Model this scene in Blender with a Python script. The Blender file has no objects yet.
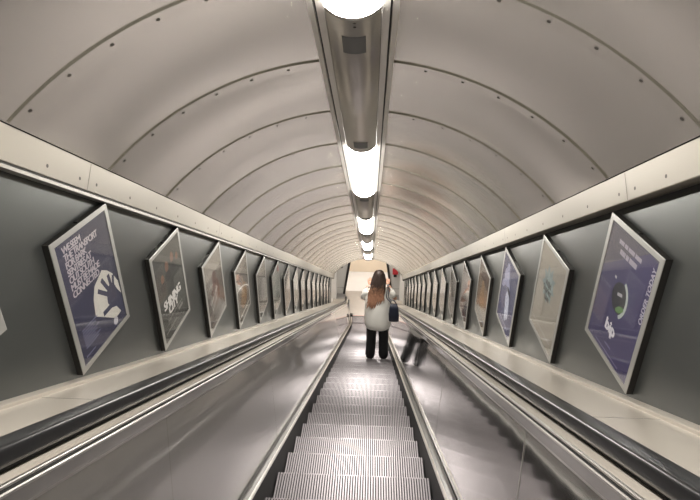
import bpy, bmesh, math, random
from mathutils import Vector, Matrix
random.seed(7)
sc = bpy.context.scene
C = sc.collection
PI = math.pi
TH = math.radians(30)                  # pitch of the escalator
SB = 17.5                              # distance along the slope to the lower bend
ST, CT = math.sin(TH), math.cos(TH)

def W(x, n, s):
    """x across, n normal to the slope (0 = step noses), s down the slope -> world (lower landing at z = 0)"""
    return Vector((x, s*CT + n*ST, (SB - s)*ST + n*CT))
YB = SB*CT                             # world y of the bend
YE = YB + 2.2                          # end wall of the landing

NUM = ['zero', 'first', 'second', 'third', 'fourth', 'fifth', 'sixth', 'seventh', 'eighth', 'ninth', 'tenth', 'eleventh', 'twelfth',
       'thirteenth', 'fourteenth', 'fifteenth', 'sixteenth', 'seventeenth', 'eighteenth', 'nineteenth', 'twentieth', 'twenty-first']
CARD = ['zero', 'one', 'two', 'three', 'four', 'five', 'six', 'seven', 'eight', 'nine', 'ten', 'eleven', 'twelve', 'thirteen', 'fourteen',
        'fifteen', 'sixteen', 'seventeen', 'eighteen', 'nineteen', 'twenty', 'twenty-one', 'twenty-two', 'twenty-three', 'twenty-four']

# ------------------------------------------------------------------ materials
def srgb(r, g, b):
    return tuple(((c/255)/12.92 if c/255 <= .04045 else ((c/255 + .055)/1.055)**2.4) for c in (r, g, b)) + (1,)

def mat(name, col, metal=0., rough=.5, noise=0., nscale=4., stretch=(1, 1, 1), bump=0., bscale=3., bstretch=(1, 1, 1), rvar=0., spec=.5, coat=0., emit=None, aniso=0., bdist=.02):
    m = bpy.data.materials.new(name); m.use_nodes = True
    nt = m.node_tree; b = nt.nodes['Principled BSDF']
    b.inputs['Base Color'].default_value = col if len(col) == 4 else (*col, 1)
    b.inputs['Metallic'].default_value = metal; b.inputs['Roughness'].default_value = rough
    b.inputs['Specular IOR Level'].default_value = spec
    b.inputs['Coat Weight'].default_value = coat; b.inputs['Coat Roughness'].default_value = .05; b.inputs['Coat IOR'].default_value = 1.9
    if aniso: b.inputs['Anisotropic'].default_value = aniso
    def tex(scale, st):
        tc = nt.nodes.new('ShaderNodeTexCoord'); mp = nt.nodes.new('ShaderNodeMapping'); mp.inputs['Scale'].default_value = st
        n = nt.nodes.new('ShaderNodeTexNoise'); n.inputs['Scale'].default_value = scale; n.inputs['Detail'].default_value = 4
        nt.links.new(tc.outputs['Object'], mp.inputs['Vector']); nt.links.new(mp.outputs['Vector'], n.inputs['Vector'])
        return n
    if noise or rvar:
        n = tex(nscale, stretch)
        if noise:
            mx = nt.nodes.new('ShaderNodeMix'); mx.data_type = 'RGBA'
            c = Vector(col[:3])
            mx.inputs['A'].default_value = (*(c*(1 - noise)), 1); mx.inputs['B'].default_value = (*[min(1, v*(1 + noise)) for v in c], 1)
            nt.links.new(n.outputs['Fac'], mx.inputs['Factor']); nt.links.new(mx.outputs['Result'], b.inputs['Base Color'])
        if rvar:
            mr = nt.nodes.new('ShaderNodeMapRange'); mr.inputs['From Min'].default_value = .3; mr.inputs['From Max'].default_value = .7
            mr.inputs['To Min'].default_value = max(.02, rough - rvar); mr.inputs['To Max'].default_value = rough + rvar
            nt.links.new(n.outputs['Fac'], mr.inputs['Value']); nt.links.new(mr.outputs['Result'], b.inputs['Roughness'])
    if bump:
        n = tex(bscale, bstretch); bp = nt.nodes.new('ShaderNodeBump'); bp.inputs['Strength'].default_value = bump; bp.inputs['Distance'].default_value = bdist
        nt.links.new(n.outputs['Fac'], bp.inputs['Height']); nt.links.new(bp.outputs['Normal'], b.inputs['Normal']); nt.links.new(bp.outputs['Normal'], b.inputs['Coat Normal'])
    if emit:
        b.inputs['Emission Color'].default_value = (*emit[0], 1); b.inputs['Emission Strength'].default_value = emit[1]
    return m

def glass_mat():
    m = bpy.data.materials.new('clear_glass'); m.use_nodes = True; nt = m.node_tree; nt.nodes.clear()
    o = nt.nodes.new('ShaderNodeOutputMaterial'); mx = nt.nodes.new('ShaderNodeMixShader'); f = nt.nodes.new('ShaderNodeFresnel'); f.inputs['IOR'].default_value = 1.45
    gm = nt.nodes.new('ShaderNodeNewGeometry'); mr = nt.nodes.new('ShaderNodeMapRange'); mr.inputs['To Min'].default_value = 1.45; mr.inputs['To Max'].default_value = 1/1.45
    nt.links.new(gm.outputs['Backfacing'], mr.inputs['Value']); nt.links.new(mr.outputs['Result'], f.inputs['IOR'])
    t = nt.nodes.new('ShaderNodeBsdfTransparent'); g = nt.nodes.new('ShaderNodeBsdfGlossy'); g.inputs['Roughness'].default_value = .04
    nt.links.new(f.outputs[0], mx.inputs[0]); nt.links.new(t.outputs[0], mx.inputs[1]); nt.links.new(g.outputs[0], mx.inputs[2]); nt.links.new(mx.outputs[0], o.inputs[0])
    return m

M = dict(
    vault=mat('satin_beige_metal', (.76, .735, .665), .96, .215, bump=.04, bscale=1.3, bdist=.03),
    rib=mat('beige_metal_strip', (.73, .705, .635), .95, .2),
    rivet=mat('dark_rivet', (.09, .08, .075), .4, .5),
    seam=mat('dark_seam', (.13, .12, .11), 0, .7),
    cornice=mat('cream_metal', (.36, .335, .292), .4, .42, .04, 3),
    alu=mat('bright_aluminium', (.40, .385, .36), .7, .45, .05, 6),
    gap=mat('dark_recess', (.03, .03, .03), 0, .6),
    wall=mat('dark_grey_metal', (.088, .093, .091), .65, .33, .12, 1.5, (1, 1, 3), rvar=.03),
    cover=mat('satin_light_cover', (.54, .51, .48), .8, .31, .04, 3),
    channel=mat('grey_channel', (.62, .59, .555), .4, .40, .05, 5),
    plate=mat('grey_plate', (.13, .13, .13), .2, .5),
    panel=mat('polished_steel', (.62, .605, .59), 1., .34, .05, 1.2, (1, .4, 3), coat=1., bump=.24, bscale=1.3, bstretch=(1, .6, 1), bdist=.012),
    panel_right=mat('polished_steel_right', (.62, .605, .59), 1., .09, .05, 1.2, (1, .4, 3), coat=1., bump=.24, bscale=1.3, bstretch=(1, .6, 1), bdist=.012),
    deck=mat('brushed_deck', (.56, .52, .48), 1., .33, .05, 5, (1, .2, 1), rvar=.03),
    ledge=mat('beige_deck', (.46, .42, .37), .4, .33, .04, 2, rvar=.03),
    chrome=mat('bright_trim', (.80, .78, .75), 1., .29),
    strip=mat('grey_strip', (.22, .215, .21), .9, .33),
    skirt=mat('black_skirt', (.012, .012, .012), .0, .6, spec=.2),
    rubber=mat('black_rubber', (.010, .010, .011), 0, .29, spec=.3),
    step=mat('worn_aluminium', (.30, .278, .29), .75, .42, .14, 9, (1, .3, 1), rvar=.05),
    groove=mat('dark_groove', (.03, .028, .029), .2, .7),  # groove floors coloured darker than the ridges
    riser=mat('riser_metal', (.24, .225, .225), .8, .45, .1, 6),
    pan=mat('dark_pit', (.02, .02, .02), 0, .8),
    fside=mat('dark_frame_side', (.018, .017, .016), .3, .45),
    frim=mat('silver_frame', (.34, .335, .32), .5, .4, .04, 8),
    glass=glass_mat(),
    lamp=mat('lamp_diffuser', (.9, .9, .88), 0, .4, emit=((1., .957, .89), 50.)),
    farlamp=mat('concourse_lamp', (.9, .9, .88), 0, .4, emit=((1., .95, .89), 32.)),
    lwall=mat('pale_grey_cladding', (.66, .64, .61), .1, .4, .04, 2),
    cream=mat('cream_wall', (.78, .66, .52), 0, .45, .05, 1.5),
    tile=mat('pale_floor_tile', (.55, .53, .51), 0, .16, .08, 3),
    landing=mat('landing_plate', (.36, .345, .335), .7, .35, .1, 8),
    post=mat('dark_bronze', (.045, .042, .04), .5, .4),
    red=mat('red_enamel', (.50, .035, .045), 0, .4),
    dblack=mat('black_plastic', (.012, .012, .012), 0, .4),
    white=mat('white_paint', (.75, .73, .70), 0, .5),
    skin=mat('skin', (.62, .36, .26), 0, .5, .06, 9),
    shirt=mat('cream_cotton', (.86, .84, .79), 0, .85, .05, 8, bump=.25, bscale=11, bdist=.012),
    trouser=mat('black_cotton', (.008, .008, .009), 0, .85, bump=.2, bscale=14),
    shoe=mat('grey_suede', (.22, .215, .21), 0, .7),
    sole=mat('white_rubber', (.75, .74, .72), 0, .6),
    navy=mat('navy_leather', (.012, .014, .028), 0, .45),
    eye=mat('eye_white', (.8, .8, .78), 0, .2), lip=mat('lip', (.45, .16, .14), 0, .5),
)
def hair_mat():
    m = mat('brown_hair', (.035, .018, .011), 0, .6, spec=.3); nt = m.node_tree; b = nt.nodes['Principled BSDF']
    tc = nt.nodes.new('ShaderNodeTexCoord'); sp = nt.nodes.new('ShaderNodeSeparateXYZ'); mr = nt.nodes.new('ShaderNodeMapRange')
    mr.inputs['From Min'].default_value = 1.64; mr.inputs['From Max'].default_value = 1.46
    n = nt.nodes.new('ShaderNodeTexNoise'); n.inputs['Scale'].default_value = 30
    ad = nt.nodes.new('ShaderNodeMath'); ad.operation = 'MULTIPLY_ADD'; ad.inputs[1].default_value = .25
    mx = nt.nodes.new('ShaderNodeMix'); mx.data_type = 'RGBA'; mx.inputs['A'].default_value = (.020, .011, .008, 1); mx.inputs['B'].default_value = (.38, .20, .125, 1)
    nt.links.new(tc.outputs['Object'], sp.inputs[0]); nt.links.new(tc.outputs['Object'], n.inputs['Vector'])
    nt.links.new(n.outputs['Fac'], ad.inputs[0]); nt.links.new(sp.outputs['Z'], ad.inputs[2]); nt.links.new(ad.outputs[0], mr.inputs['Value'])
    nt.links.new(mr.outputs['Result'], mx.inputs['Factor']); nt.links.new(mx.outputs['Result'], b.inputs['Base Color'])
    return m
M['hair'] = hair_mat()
for k_ in ('lamp', 'farlamp'): M[k_].cycles.emission_sampling = 'FRONT'
_paint = {}
def paint(c, rough=.55):
    if c not in _paint: _paint[c] = mat('print_ink', srgb(*c), 0, rough, .06, 14)
    return _paint[c]

# ------------------------------------------------------------------ mesh building
MW = {}
class MB:
    def __init__(self): self.v = []; self.f = []; self.m = []; self.s = []
    def add(self, vs, fs, mi=0, smooth=False):
        b = len(self.v); self.v += [Vector(p) for p in vs]
        for f in fs: self.f.append(tuple(b + i for i in f)); self.m.append(mi); self.s.append(smooth)
    def box(self, lo, hi, mi=0, T=None):
        x0, y0, z0 = lo; x1, y1, z1 = hi
        vs = [(x0,y0,z0),(x1,y0,z0),(x1,y1,z0),(x0,y1,z0),(x0,y0,z1),(x1,y0,z1),(x1,y1,z1),(x0,y1,z1)]
        if T: vs = [T(*p) for p in vs]
        self.add(vs, [(0,3,2,1),(4,5,6,7),(0,1,5,4),(1,2,6,5),(2,3,7,6),(3,0,4,7)], mi)
    def loft(self, rings, closed=True, cap=True, mi=0, smooth=True):
        n = len(rings[0]); vs = [p for r in rings for p in r]; fs = []
        for i in range(len(rings) - 1):
            for j in range(n if closed else n - 1):
                k = (j + 1) % n
                fs.append((i*n + j, i*n + k, (i + 1)*n + k, (i + 1)*n + j))
        self.add(vs, fs, mi, smooth)
        if cap and closed:
            self.add(rings[0], [tuple(range(n))], mi); self.add(rings[-1], [tuple(range(n))], mi)
    def tube(self, pts, rad, seg=8, mi=0, flat=1.):
        pts = [Vector(p) for p in pts]; rings = []
        if not hasattr(rad, '__len__'): rad = [rad]*len(pts)
        for i, p in enumerate(pts):
            d = (pts[min(i + 1, len(pts) - 1)] - pts[max(i - 1, 0)]).normalized()
            a = d.cross(Vector((0, 1, 0)) if abs(d.y) < .9 else Vector((1, 0, 0))).normalized(); b = d.cross(a)
            rings.append([p + a*rad[i]*math.cos(2*PI*k/seg) + b*rad[i]*flat*math.sin(2*PI*k/seg) for k in range(seg)])
        self.loft(rings, mi=mi)
    def ellipsoid(self, c, r, seg=20, rng=12, mi=0):
        c = Vector(c); rings = []
        for i in range(1, rng):
            t = PI*i/rng
            rings.append([c + Vector((r[0]*math.sin(t)*math.cos(2*PI*k/seg), r[1]*math.sin(t)*math.sin(2*PI*k/seg), r[2]*math.cos(t))) for k in range(seg)])
        self.loft(rings, mi=mi)
    def disc(self, c, a, b, seg=10, mi=0):
        c = Vector(c); self.add([c + Vector(a)*math.cos(2*PI*k/seg) + Vector(b)*math.sin(2*PI*k/seg) for k in range(seg)], [tuple(range(seg))], mi)
    def build(self, name, mats, parent=None, origin=None, fix=True, local=False):
        if not isinstance(mats, (list, tuple)): mats = [mats]
        me = bpy.data.meshes.new(name)
        if parent is not None: inv = Matrix() if local else MW[parent].inverted()
        else: inv = Matrix.Translation(-Vector(origin if origin is not None else (0, 0, 0)))
        me.from_pydata([inv @ p for p in self.v], [], self.f)
        for m in mats: me.materials.append(m)
        me.polygons.foreach_set('material_index', self.m); me.polygons.foreach_set('use_smooth', self.s)
        if fix:
            bm = bmesh.new(); bm.from_mesh(me); bmesh.ops.remove_doubles(bm, verts=bm.verts, dist=1e-5); bmesh.ops.recalc_face_normals(bm, faces=bm.faces); bm.to_mesh(me); bm.free()
        me.update()
        return link(name, me, parent, origin)

def link(name, me, parent=None, origin=None):
    o = bpy.data.objects.new(name, me); C.objects.link(o)
    if parent is not None: o.parent = parent; MW[o] = MW[parent]
    else:
        o.location = Vector(origin if origin is not None else (0, 0, 0)); MW[o] = Matrix.Translation(o.location)
    return o

def thing(name, label, cat, matrix, group=None):
    o = bpy.data.objects.new(name, None); C.objects.link(o); o.empty_display_size = .1
    o.matrix_world = matrix; MW[o] = matrix.copy()
    o['label'] = label; o['category'] = cat
    if group: o['group'] = group
    return o
def tag(o, label, cat, group=None):
    o['label'] = label; o['category'] = cat
    if group: o['group'] = group
    return o
def struct(o): o['kind'] = 'structure'; return o

def slope_matrix(x, n, s): return Matrix.Translation(W(x, n, s)) @ Matrix.Rotation(-TH, 4, 'X')
def flat_smooth(o, ang=35):
    o.data.set_sharp_from_angle(angle=math.radians(ang))
    return o

# ------------------------------------------------------------------ sweeps
T15 = math.tan(TH/2)
def mitre_stations(pts, s0):
    """rings of a cross-section [(x, n)] along the slope, mitred at the bend, on to the end wall"""
    a = [W(x, n, s0) for x, n in pts]
    b = [W(x, n, SB - n*T15) for x, n in pts]
    c = [Vector((p.x, YE, p.z)) for p in b]
    return [a, b, c]
S0 = -4.5
RB = 1.6; TL = RB*T15
def path(t):
    """nose line of the escalator: distance t -> (y, z, tangent pitch)"""
    t0 = SB - TL
    if t <= t0: return (t*CT, (SB - t)*ST, TH)
    L = RB*TH
    y0, z0 = t0*CT, (SB - t0)*ST
    cy, cz = y0 + RB*ST, z0 + RB*CT
    if t <= t0 + L:
        a = TH - (t - t0)/RB
        return (cy - RB*math.sin(a), cz - RB*math.cos(a), a)
    return (cy + (t - t0 - L), 0., 0.)
TFLAT = SB - TL + RB*TH
def PP(x, n, t):
    y, z, a = path(t)
    return Vector((x, y + n*math.sin(a), z + n*math.cos(a)))
def path_ts(a, b, step=None):
    ts = [a]
    lo, hi = SB - TL, TFLAT
    for k in range(11):
        t = lo + (hi - lo)*k/10
        if a + .01 < t < b - .01: ts.append(t)
    return ts + [b]
def sweep(mb, prof, a, b, mi=0, closed=False, smooth=False, cap=False):
    mb.loft([[PP(x, n, t) for x, n in prof] for t in path_ts(a, b)], closed=closed, cap=cap, mi=mi, smooth=smooth)

# ------------------------------------------------------------------ setting: vault, cornices, walls, landing
VR, VC, VB = 1.415, .835, 1.725
XW = 1.142
def vault_n(x, r=VR): return VC + math.sqrt(r*r - x*x)
RIBS = [1.635 + .66*k for k in range(-9, 24)]
cb = MB(); rr = random.Random(5)
for sd in (-1, 1):
    a0 = math.asin(.150/VR); a1 = math.asin(1.1/VR)
    A = [a0 + (a1 - a0)*k/28 for k in range(29)]
    pts = [(sd*VR*math.sin(a), VC + VR*math.cos(a)) for a in A]
    rings = [[W(x, n, S0) for x, n in pts]]
    # every sheet is sprung between its two ribs and bellies a little into the tunnel
    for s0, s1 in zip(RIBS, RIBS[1:]):
        if s0 < S0 or s1 > SB - .75: continue
        A1, A2, ph = rr.uniform(.003, .009), rr.uniform(-.006, .006), rr.uniform(0, 6)
        for k in range(0, 8):
            f = k/8; bel = math.sin(PI*f)
            rings.append([W(sd*(VR - bel*math.sin(PI*(a - a0)/(a1 - a0))**.6*(A1 + A2*math.sin(3.2*a + ph)))*math.sin(a), VC + (VR - bel*math.sin(PI*(a - a0)/(a1 - a0))**.6*(A1 + A2*math.sin(3.2*a + ph)))*math.cos(a), s0 + (s1 - s0)*f) for a in A])
    m = mitre_stations(pts, S0)
    cb.loft(rings + [m[1]], closed=False, smooth=True); cb.loft(m[1:], closed=False, smooth=True)
ceiling = struct(cb.build('ceiling', M['vault'], origin=W(0, 2.25, 8)))
for s in RIBS:
    for sd in (-1, 1):
        mb = MB(); a0 = math.asin(.152/VR); a1 = math.asin(1.098/VR); w = .031
        for (r0, lo, hi, mi) in ((VR - .007, -w, w, 0),):
            A = [a0 + (a1 - a0)*k/28 for k in range(29)]
            P = lambda a, r, ds: W(sd*r*math.sin(a), VC + r*math.cos(a), s + ds)
            mb.loft([[P(a, r0, lo) for a in A], [P(a, r0, hi) for a in A]], closed=False, smooth=True, mi=0)
            # raised lap edge with a thin dark seam on the lower side
            mb.loft([[P(a, VR - .0005, lo) for a in A], [P(a, r0, lo) for a in A]], closed=False, smooth=True, mi=0)
            mb.loft([[P(a, r0, hi) for a in A], [P(a, VR - .0005, hi + .001) for a in A]], closed=False, smooth=True, mi=0)
            mb.loft([[P(a, VR - .0012, hi) for a in A], [P(a, VR - .0012, hi + .004) for a in A]], closed=False, smooth=True, mi=2)
        k = 0; a = a1 - .05
        while a > a0 + .03:
            c = P(a, r0 - .0012, 0); tx = (P(a + .01, r0, 0) - P(a - .01, r0, 0)).normalized(); ty = Vector((0, CT, -ST))
            mb.disc(c, tx*.0075, ty*.0075, 8, 1)
            a -= .123
        mb.build('rib', [M['rib'], M['rivet'], M['seam']], ceiling, fix=False)

# cornices, walls
cn = 1
for sd, wn, gap in ((-1, 'wall_left', 0), (1, 'wall_right', 1)):
    mb = MB()
    prof = [(sd*(XW + .03), 1.60), (sd*1.112, 1.602), (sd*1.109, 1.605), (sd*1.099, 1.716), (sd*1.101, 1.720), (sd*1.12, 1.722)]
    mb.loft(mitre_stations(prof, S0), closed=False, smooth=False)
    s = 2.115 - 1.9*3
    while s < SB - .6:
        mb.add([W(sd*1.1080, 1.606, s - .002), W(sd*1.1080, 1.606, s + .002), W(sd*1.0983, 1.716, s + .002), W(sd*1.0983, 1.716, s - .002)], [(0, 1, 2, 3)], 1)
        for k, ds in enumerate((-.065, .065, .38, .70, 1.02, 1.34, 1.62)):
            mb.disc(W(sd*1.1050, 1.640, s + ds), Vector((0, CT, -ST))*.0075, (W(sd*-.004, .1, 0) - W(0, 0, 0)).normalized()*.0075, 8, 2)
        s += 1.9
    struct(mb.build('trim_%d' % cn, [M['cornice'], M['seam'], M['rivet']], origin=W(sd*1.1, 1.66, 8), fix=False)); cn += 1
    mb = MB()
    if sd < 0:   # bright aluminium bead under a thin dark slot
        mb.loft(mitre_stations([(sd*(XW + .03), 1.598), (sd*1.106, 1.598), (sd*1.106, 1.592)], S0), closed=False, mi=1, smooth=False)
        mb.loft(mitre_stations([(sd*1.104, 1.592), (sd*1.104, 1.580), (sd*(XW + .03), 1.579)], S0), closed=False, mi=0, smooth=False)
    else:
        mb.loft(mitre_stations([(sd*(XW + .03), 1.600), (sd*(XW + .028), 1.565), (sd*(XW - .002), 1.562)], S0), closed=False, mi=1, smooth=False)
    struct(mb.build('trim_%d' % cn, [M['alu'], M['gap']], origin=W(sd*1.12, 1.58, 8), fix=False)); cn += 1
    mb = MB(); wt = 1.60 if sd < 0 else 1.563
    rings = [[W(sd*XW, n, s_) for n in (.70, wt)] for s_ in (S0, SB - 1.0)]
    mb.loft(rings, closed=False)
    # pale cladding from just above the bend to the end wall
    r2 = [[W(sd*XW, n, SB - 1.0) for n in (.70, wt)], [W(sd*XW, n, SB - n*T15) for n in (.70, wt)]]
    mb.loft(r2, closed=False, mi=1)
    b = [W(sd*XW, n, SB - n*T15) for n in (0, .70, wt)]
    mb.loft([b, [Vector((p.x, YE, p.z)) for p in b]], closed=False, mi=1)
    mb.box((sd*XW if sd > 0 else sd*XW - .1, 0, 0), (sd*XW + .1 if sd > 0 else sd*XW, .001, .001))
    struct(mb.build(wn, [M['wall'], M['lwall']], origin=W(sd*XW, .8, 8), fix=False))
# upper end of the tunnel, behind the camera
mb = MB(); mb.add([W(-1.3, -.6, S0), W(1.3, -.6, S0), W(1.3, 2.4, S0), W(-1.3, 2.4, S0)], [(0, 1, 2, 3)])
struct(mb.build('wall_back', M['cornice'], origin=W(0, 0, S0), fix=False))
# pit under the steps
mb = MB(); mb.loft([[PP(x, n, t) for x, n in ((-.51, -.45), (.51, -.45))] for t in path_ts(S0, TFLAT + .2)], closed=False)
struct(mb.build('floor_pit', M['pan'], origin=W(0, -.45, 8), fix=False))

# landing floor and concourse beyond the arch
mb = MB(); mb.box((-1.3, path(TFLAT)[0] + .42, -.06), (1.3, YE + .2, 0))
struct(mb.build('floor_landing', M['landing'], origin=(0, YE - .5, 0)))
YC = YE + 1.75
mb = MB(); mb.box((-3, YE + .2, -.06), (3, YC + .1, 0))
struct(mb.build('floor', [M['tile'], M['groove']], origin=(0, YE + 1, 0)))
mb = MB(); mb.box((-3, YC, 0), (3, YC + .1, 2.9)); struct(mb.build('wall_far', M['cream'], origin=(0, YC, 0)))
mb = MB(); mb.box((-3, YE + .2, 2.9), (3, YC + .1, 3.0)); struct(mb.build('ceiling_concourse', M['white'], origin=(0, YE + 1, 2.9)))
for sd, nm in ((-1, 'wall_concourse_left'), (1, 'wall_concourse_right')):
    mb = MB(); mb.box((sd*3 - .05, YE + .2, 0), (sd*3 + .05, YC, 2.9)); struct(mb.build(nm, M['lwall'], origin=(sd*3, YE + 1, 0)))
# end wall with arched opening
def arch(hw, top, n=10):
    half = [(hw - .155*top*.85*k/n, top*.85*k/n) for k in range(n + 1)]
    x0 = half[-1][0]
    half += [(x0*math.cos(PI/2*k/n)**.6 if k < n else 0, top*(.85 + .15*math.sin(PI/2*k/n))) for k in range(1, n + 1)]
    return [(-x, z) for x, z in half] + [(x, z) for x, z in half[::-1][1:]]
AH, AT = .85, 2.6
inner = arch(AH, AT)
def outerp(x, z):
    dx, dz = x, z - .0
    if z <= 0: return (math.copysign(1.5, x), 0)
    k = min(1.5/abs(dx) if abs(dx) > 1e-6 else 9e9, 3.0/dz if dz > 1e-6 else 9e9)
    return (dx*k, dz*k)
mb = MB()
outer = [outerp(*p) for p in inner]
for y in (YE, YE + .2):
    mb.loft([[Vector((x, y, z)) for x, z in inner], [Vector((x, y, z)) for x, z in outer]], closed=False, mi=0)
mb.loft([[Vector((x, YE, z)) for x, z in inner], [Vector((x, YE + .2, z)) for x, z in inner]], closed=False, mi=0)
for z in (.25, 1.25):
    for sd in (-1, 1): mb.box((min(sd*.9, sd*1.14), YE - .002, z), (max(sd*.9, sd*1.14), YE - .0005, z + .008), 1)
struct(mb.build('wall_end', [M['lwall'], M['seam']], origin=(0, YE, 0), fix=False))
mb = MB()
jo = arch(AH + .07, AT + .07); ji = arch(AH - .01, AT - .01)
mb.loft([[Vector((x, YE + .1, z)) for x, z in ji], [Vector((x, YE - .03, z)) for x, z in ji], [Vector((x, YE - .03, z)) for x, z in jo], [Vector((x, YE, z)) for x, z in jo]], closed=False)
struct(mb.build('trim_%d' % cn, M['post'], origin=(0, YE, 0), fix=False)); cn += 1

# things on the end wall
t = thing('alarm_box', 'small red alarm box with dark lower part on pale end wall', 'alarm', Matrix.Translation((.98, YE, .77)))
for nm, mi, mm in (('case', 0, 'red'), ('mount', 1, 'dblack'), ('cap', 2, 'post')):
    b = MB()
    for i in range(0, 3):
        if i == mi:
            lo = ((.88, YE - .05, .87), (.92, YE - .06, .77), (.92, YE - .04, 1.10))[i]; hi = ((1.08, YE - .001, 1.10), (1.03, YE - .001, .87), (1.05, YE - .001, 1.17))[i]
            b.box(lo, hi)
    b.build(nm, M[mm], t)
t = thing('security_camera', 'dark security camera high on the pale end wall left of the arch', 'camera', Matrix.Translation((-1.0, YE, 1.12)))
b = MB(); b.box((-1.07, YE - .12, 1.12), (-.92, YE - .03, 1.19)); b.build('housing', M['dblack'], t)
b = MB(); b.box((-1.02, YE - .03, 1.14), (-.98, YE - .001, 1.17)); b.build('bracket', M['post'], t)
b = MB(); b.tube([(-1.0, YE - .12, 1.155), (-1.0, YE - .15, 1.155)], .022, 12); b.build('lens', M['rubber'], t)
# unseen landing light, added to brighten the end wall; concourse lamp after it
t = thing('landing_fill_light', 'added ceiling light, out of view over the landing just before the arch', 'ceiling light', Matrix.Translation((0, YE - .6, 2.2)))
b = MB(); b.box((-.12, YE - 1.1, 2.18), (.12, YE - .15, 2.24)); b.build('housing', M['cover'], t)
b = MB(); b.box((-.1, YE - 1.08, 2.165), (.1, YE - .17, 2.1795)); b.build('diffuser', M['farlamp'], t)
t = thing('ceiling_lamp', 'bright ceiling lamp of the concourse beyond the arch at the bottom', 'lamp', Matrix.Translation((0, YE + .95, 2.9)))
b = MB(); b.box((-1.2, YE + .75, 2.84), (1.2, YE + 1.15, 2.899)); b.build('housing', M['white'], t)
b = MB(); b.box((-1.15, YE + .8, 2.825), (1.15, YE + 1.1, 2.8395)); b.build('diffuser', M['farlamp'], t)

# ------------------------------------------------------------------ light trough along the crown
mb = MB()
for sd in (-1, 1):
    mb.loft(mitre_stations([(sd*.165, 2.243), (sd*.165, 2.228), (sd*.143, 2.226), (sd*.141, 2.234)], S0), closed=False, mi=0, smooth=False)
    mb.loft(mitre_stations([(sd*.141, 2.236), (sd*.134, 2.236)], S0), closed=False, mi=1, smooth=False)
    mb.loft(mitre_stations([(sd*.134, 2.234), (sd*.133, 2.222), (sd*.105, 2.220), (sd*.1035, 2.235)], S0), closed=False, mi=0, smooth=False)
mb.loft(mitre_stations([(-.143, 2.29), (.143, 2.29)], S0), closed=False, mi=1, smooth=False)
struct(mb.build('trim_%d' % cn, [M['channel'], M['gap']], origin=W(0, 2.23, 8), fix=False)); cn += 1
def lens_prof(hw=.102, top=2.214, sag=.046, n=18):
    out = []
    for k in range(n + 1):
        u = -1 + 2*k/n
        out.append((hw*u, top - sag*(1 - abs(u)**2.3)))
    return out
LP = lens_prof()
def lens(mb, s0, s1, mi=0, dn=0.):
    mb.loft([[W(x, n + dn, s) for x, n in LP] for s in (s0, s1)], closed=False, mi=mi, smooth=True)
    for s in (s0, s1): mb.add([W(x, n + dn, s) for x, n in LP], [tuple(range(len(LP)))], mi)
vis = 0
for k in range(-1, 5):
    s0 = .03 + 3.5*k; s1 = s0 + 1.75
    nxt = s0 + 3.5
    if k >= 0:
        vis = k + 1
        lab = ['brightest lit ceiling light, cut off by the top edge of the photo', 'second lit ceiling light down the vault, large and white', 'third lit ceiling light down the vault crown', 'fourth lit ceiling light down the vault crown', 'farthest lit ceiling light at the bottom end of the vault'][k]
    else: lab = 'lit ceiling light overhead behind the viewpoint'
    t = thing('ceiling_light', lab, 'ceiling light', slope_matrix(0, 2.16, (s0 + s1)/2), 'lit ceiling lights along the vault crown')
    b = MB(); lens(b, s0 + .02, s1 - .02); b.build('diffuser', M['lamp'], t)
    for e in (s0, s1 - .02):
        b = MB(); lens(b, e, e + .02, 0, -.002); b.build('end_band', M['cover'], t)
    e1 = min(nxt, SB - 2.19*T15 - .02)
    lab = ['unlit cover overhead behind the first ceiling light', 'nearest unlit metal light cover, right below the top edge light', 'unlit metal cover between second and third ceiling lights', 'unlit metal cover between third and fourth ceiling lights', 'unlit metal cover between fourth and farthest ceiling lights', 'short unlit metal cover past the farthest ceiling light'][k + 1]
    t = thing('light_cover', lab, 'light cover', slope_matrix(0, 2.16, (s1 + e1)/2), 'unlit metal covers along the vault crown')
    b = MB(); lens(b, s1 + .001, e1 - .001); b.build('cover', M['cover'], t)
    spots = [(s1 + .12, s1 + .26)] + ([(e1 - .22, e1 - .08)] if k < 4 else [])
    for a, c in spots:
        b = MB(); sub = [p for p in lens_prof(n=40) if abs(p[0]) <= .047]
        b.loft([[W(x, n - .0015, s) for x, n in sub] for s in (a, c)], closed=False, smooth=True); b.build('plate', M['plate'], t, fix=False)
    for s in (s1 + .018, s1 + .045):
        b = MB(); b.disc(W(.006, LP[9][1] - .0012, s), (.006, 0, 0), Vector((0, CT, -ST))*.006, 8); b.build('screw', M['rivet'], t, fix=False)

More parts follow.
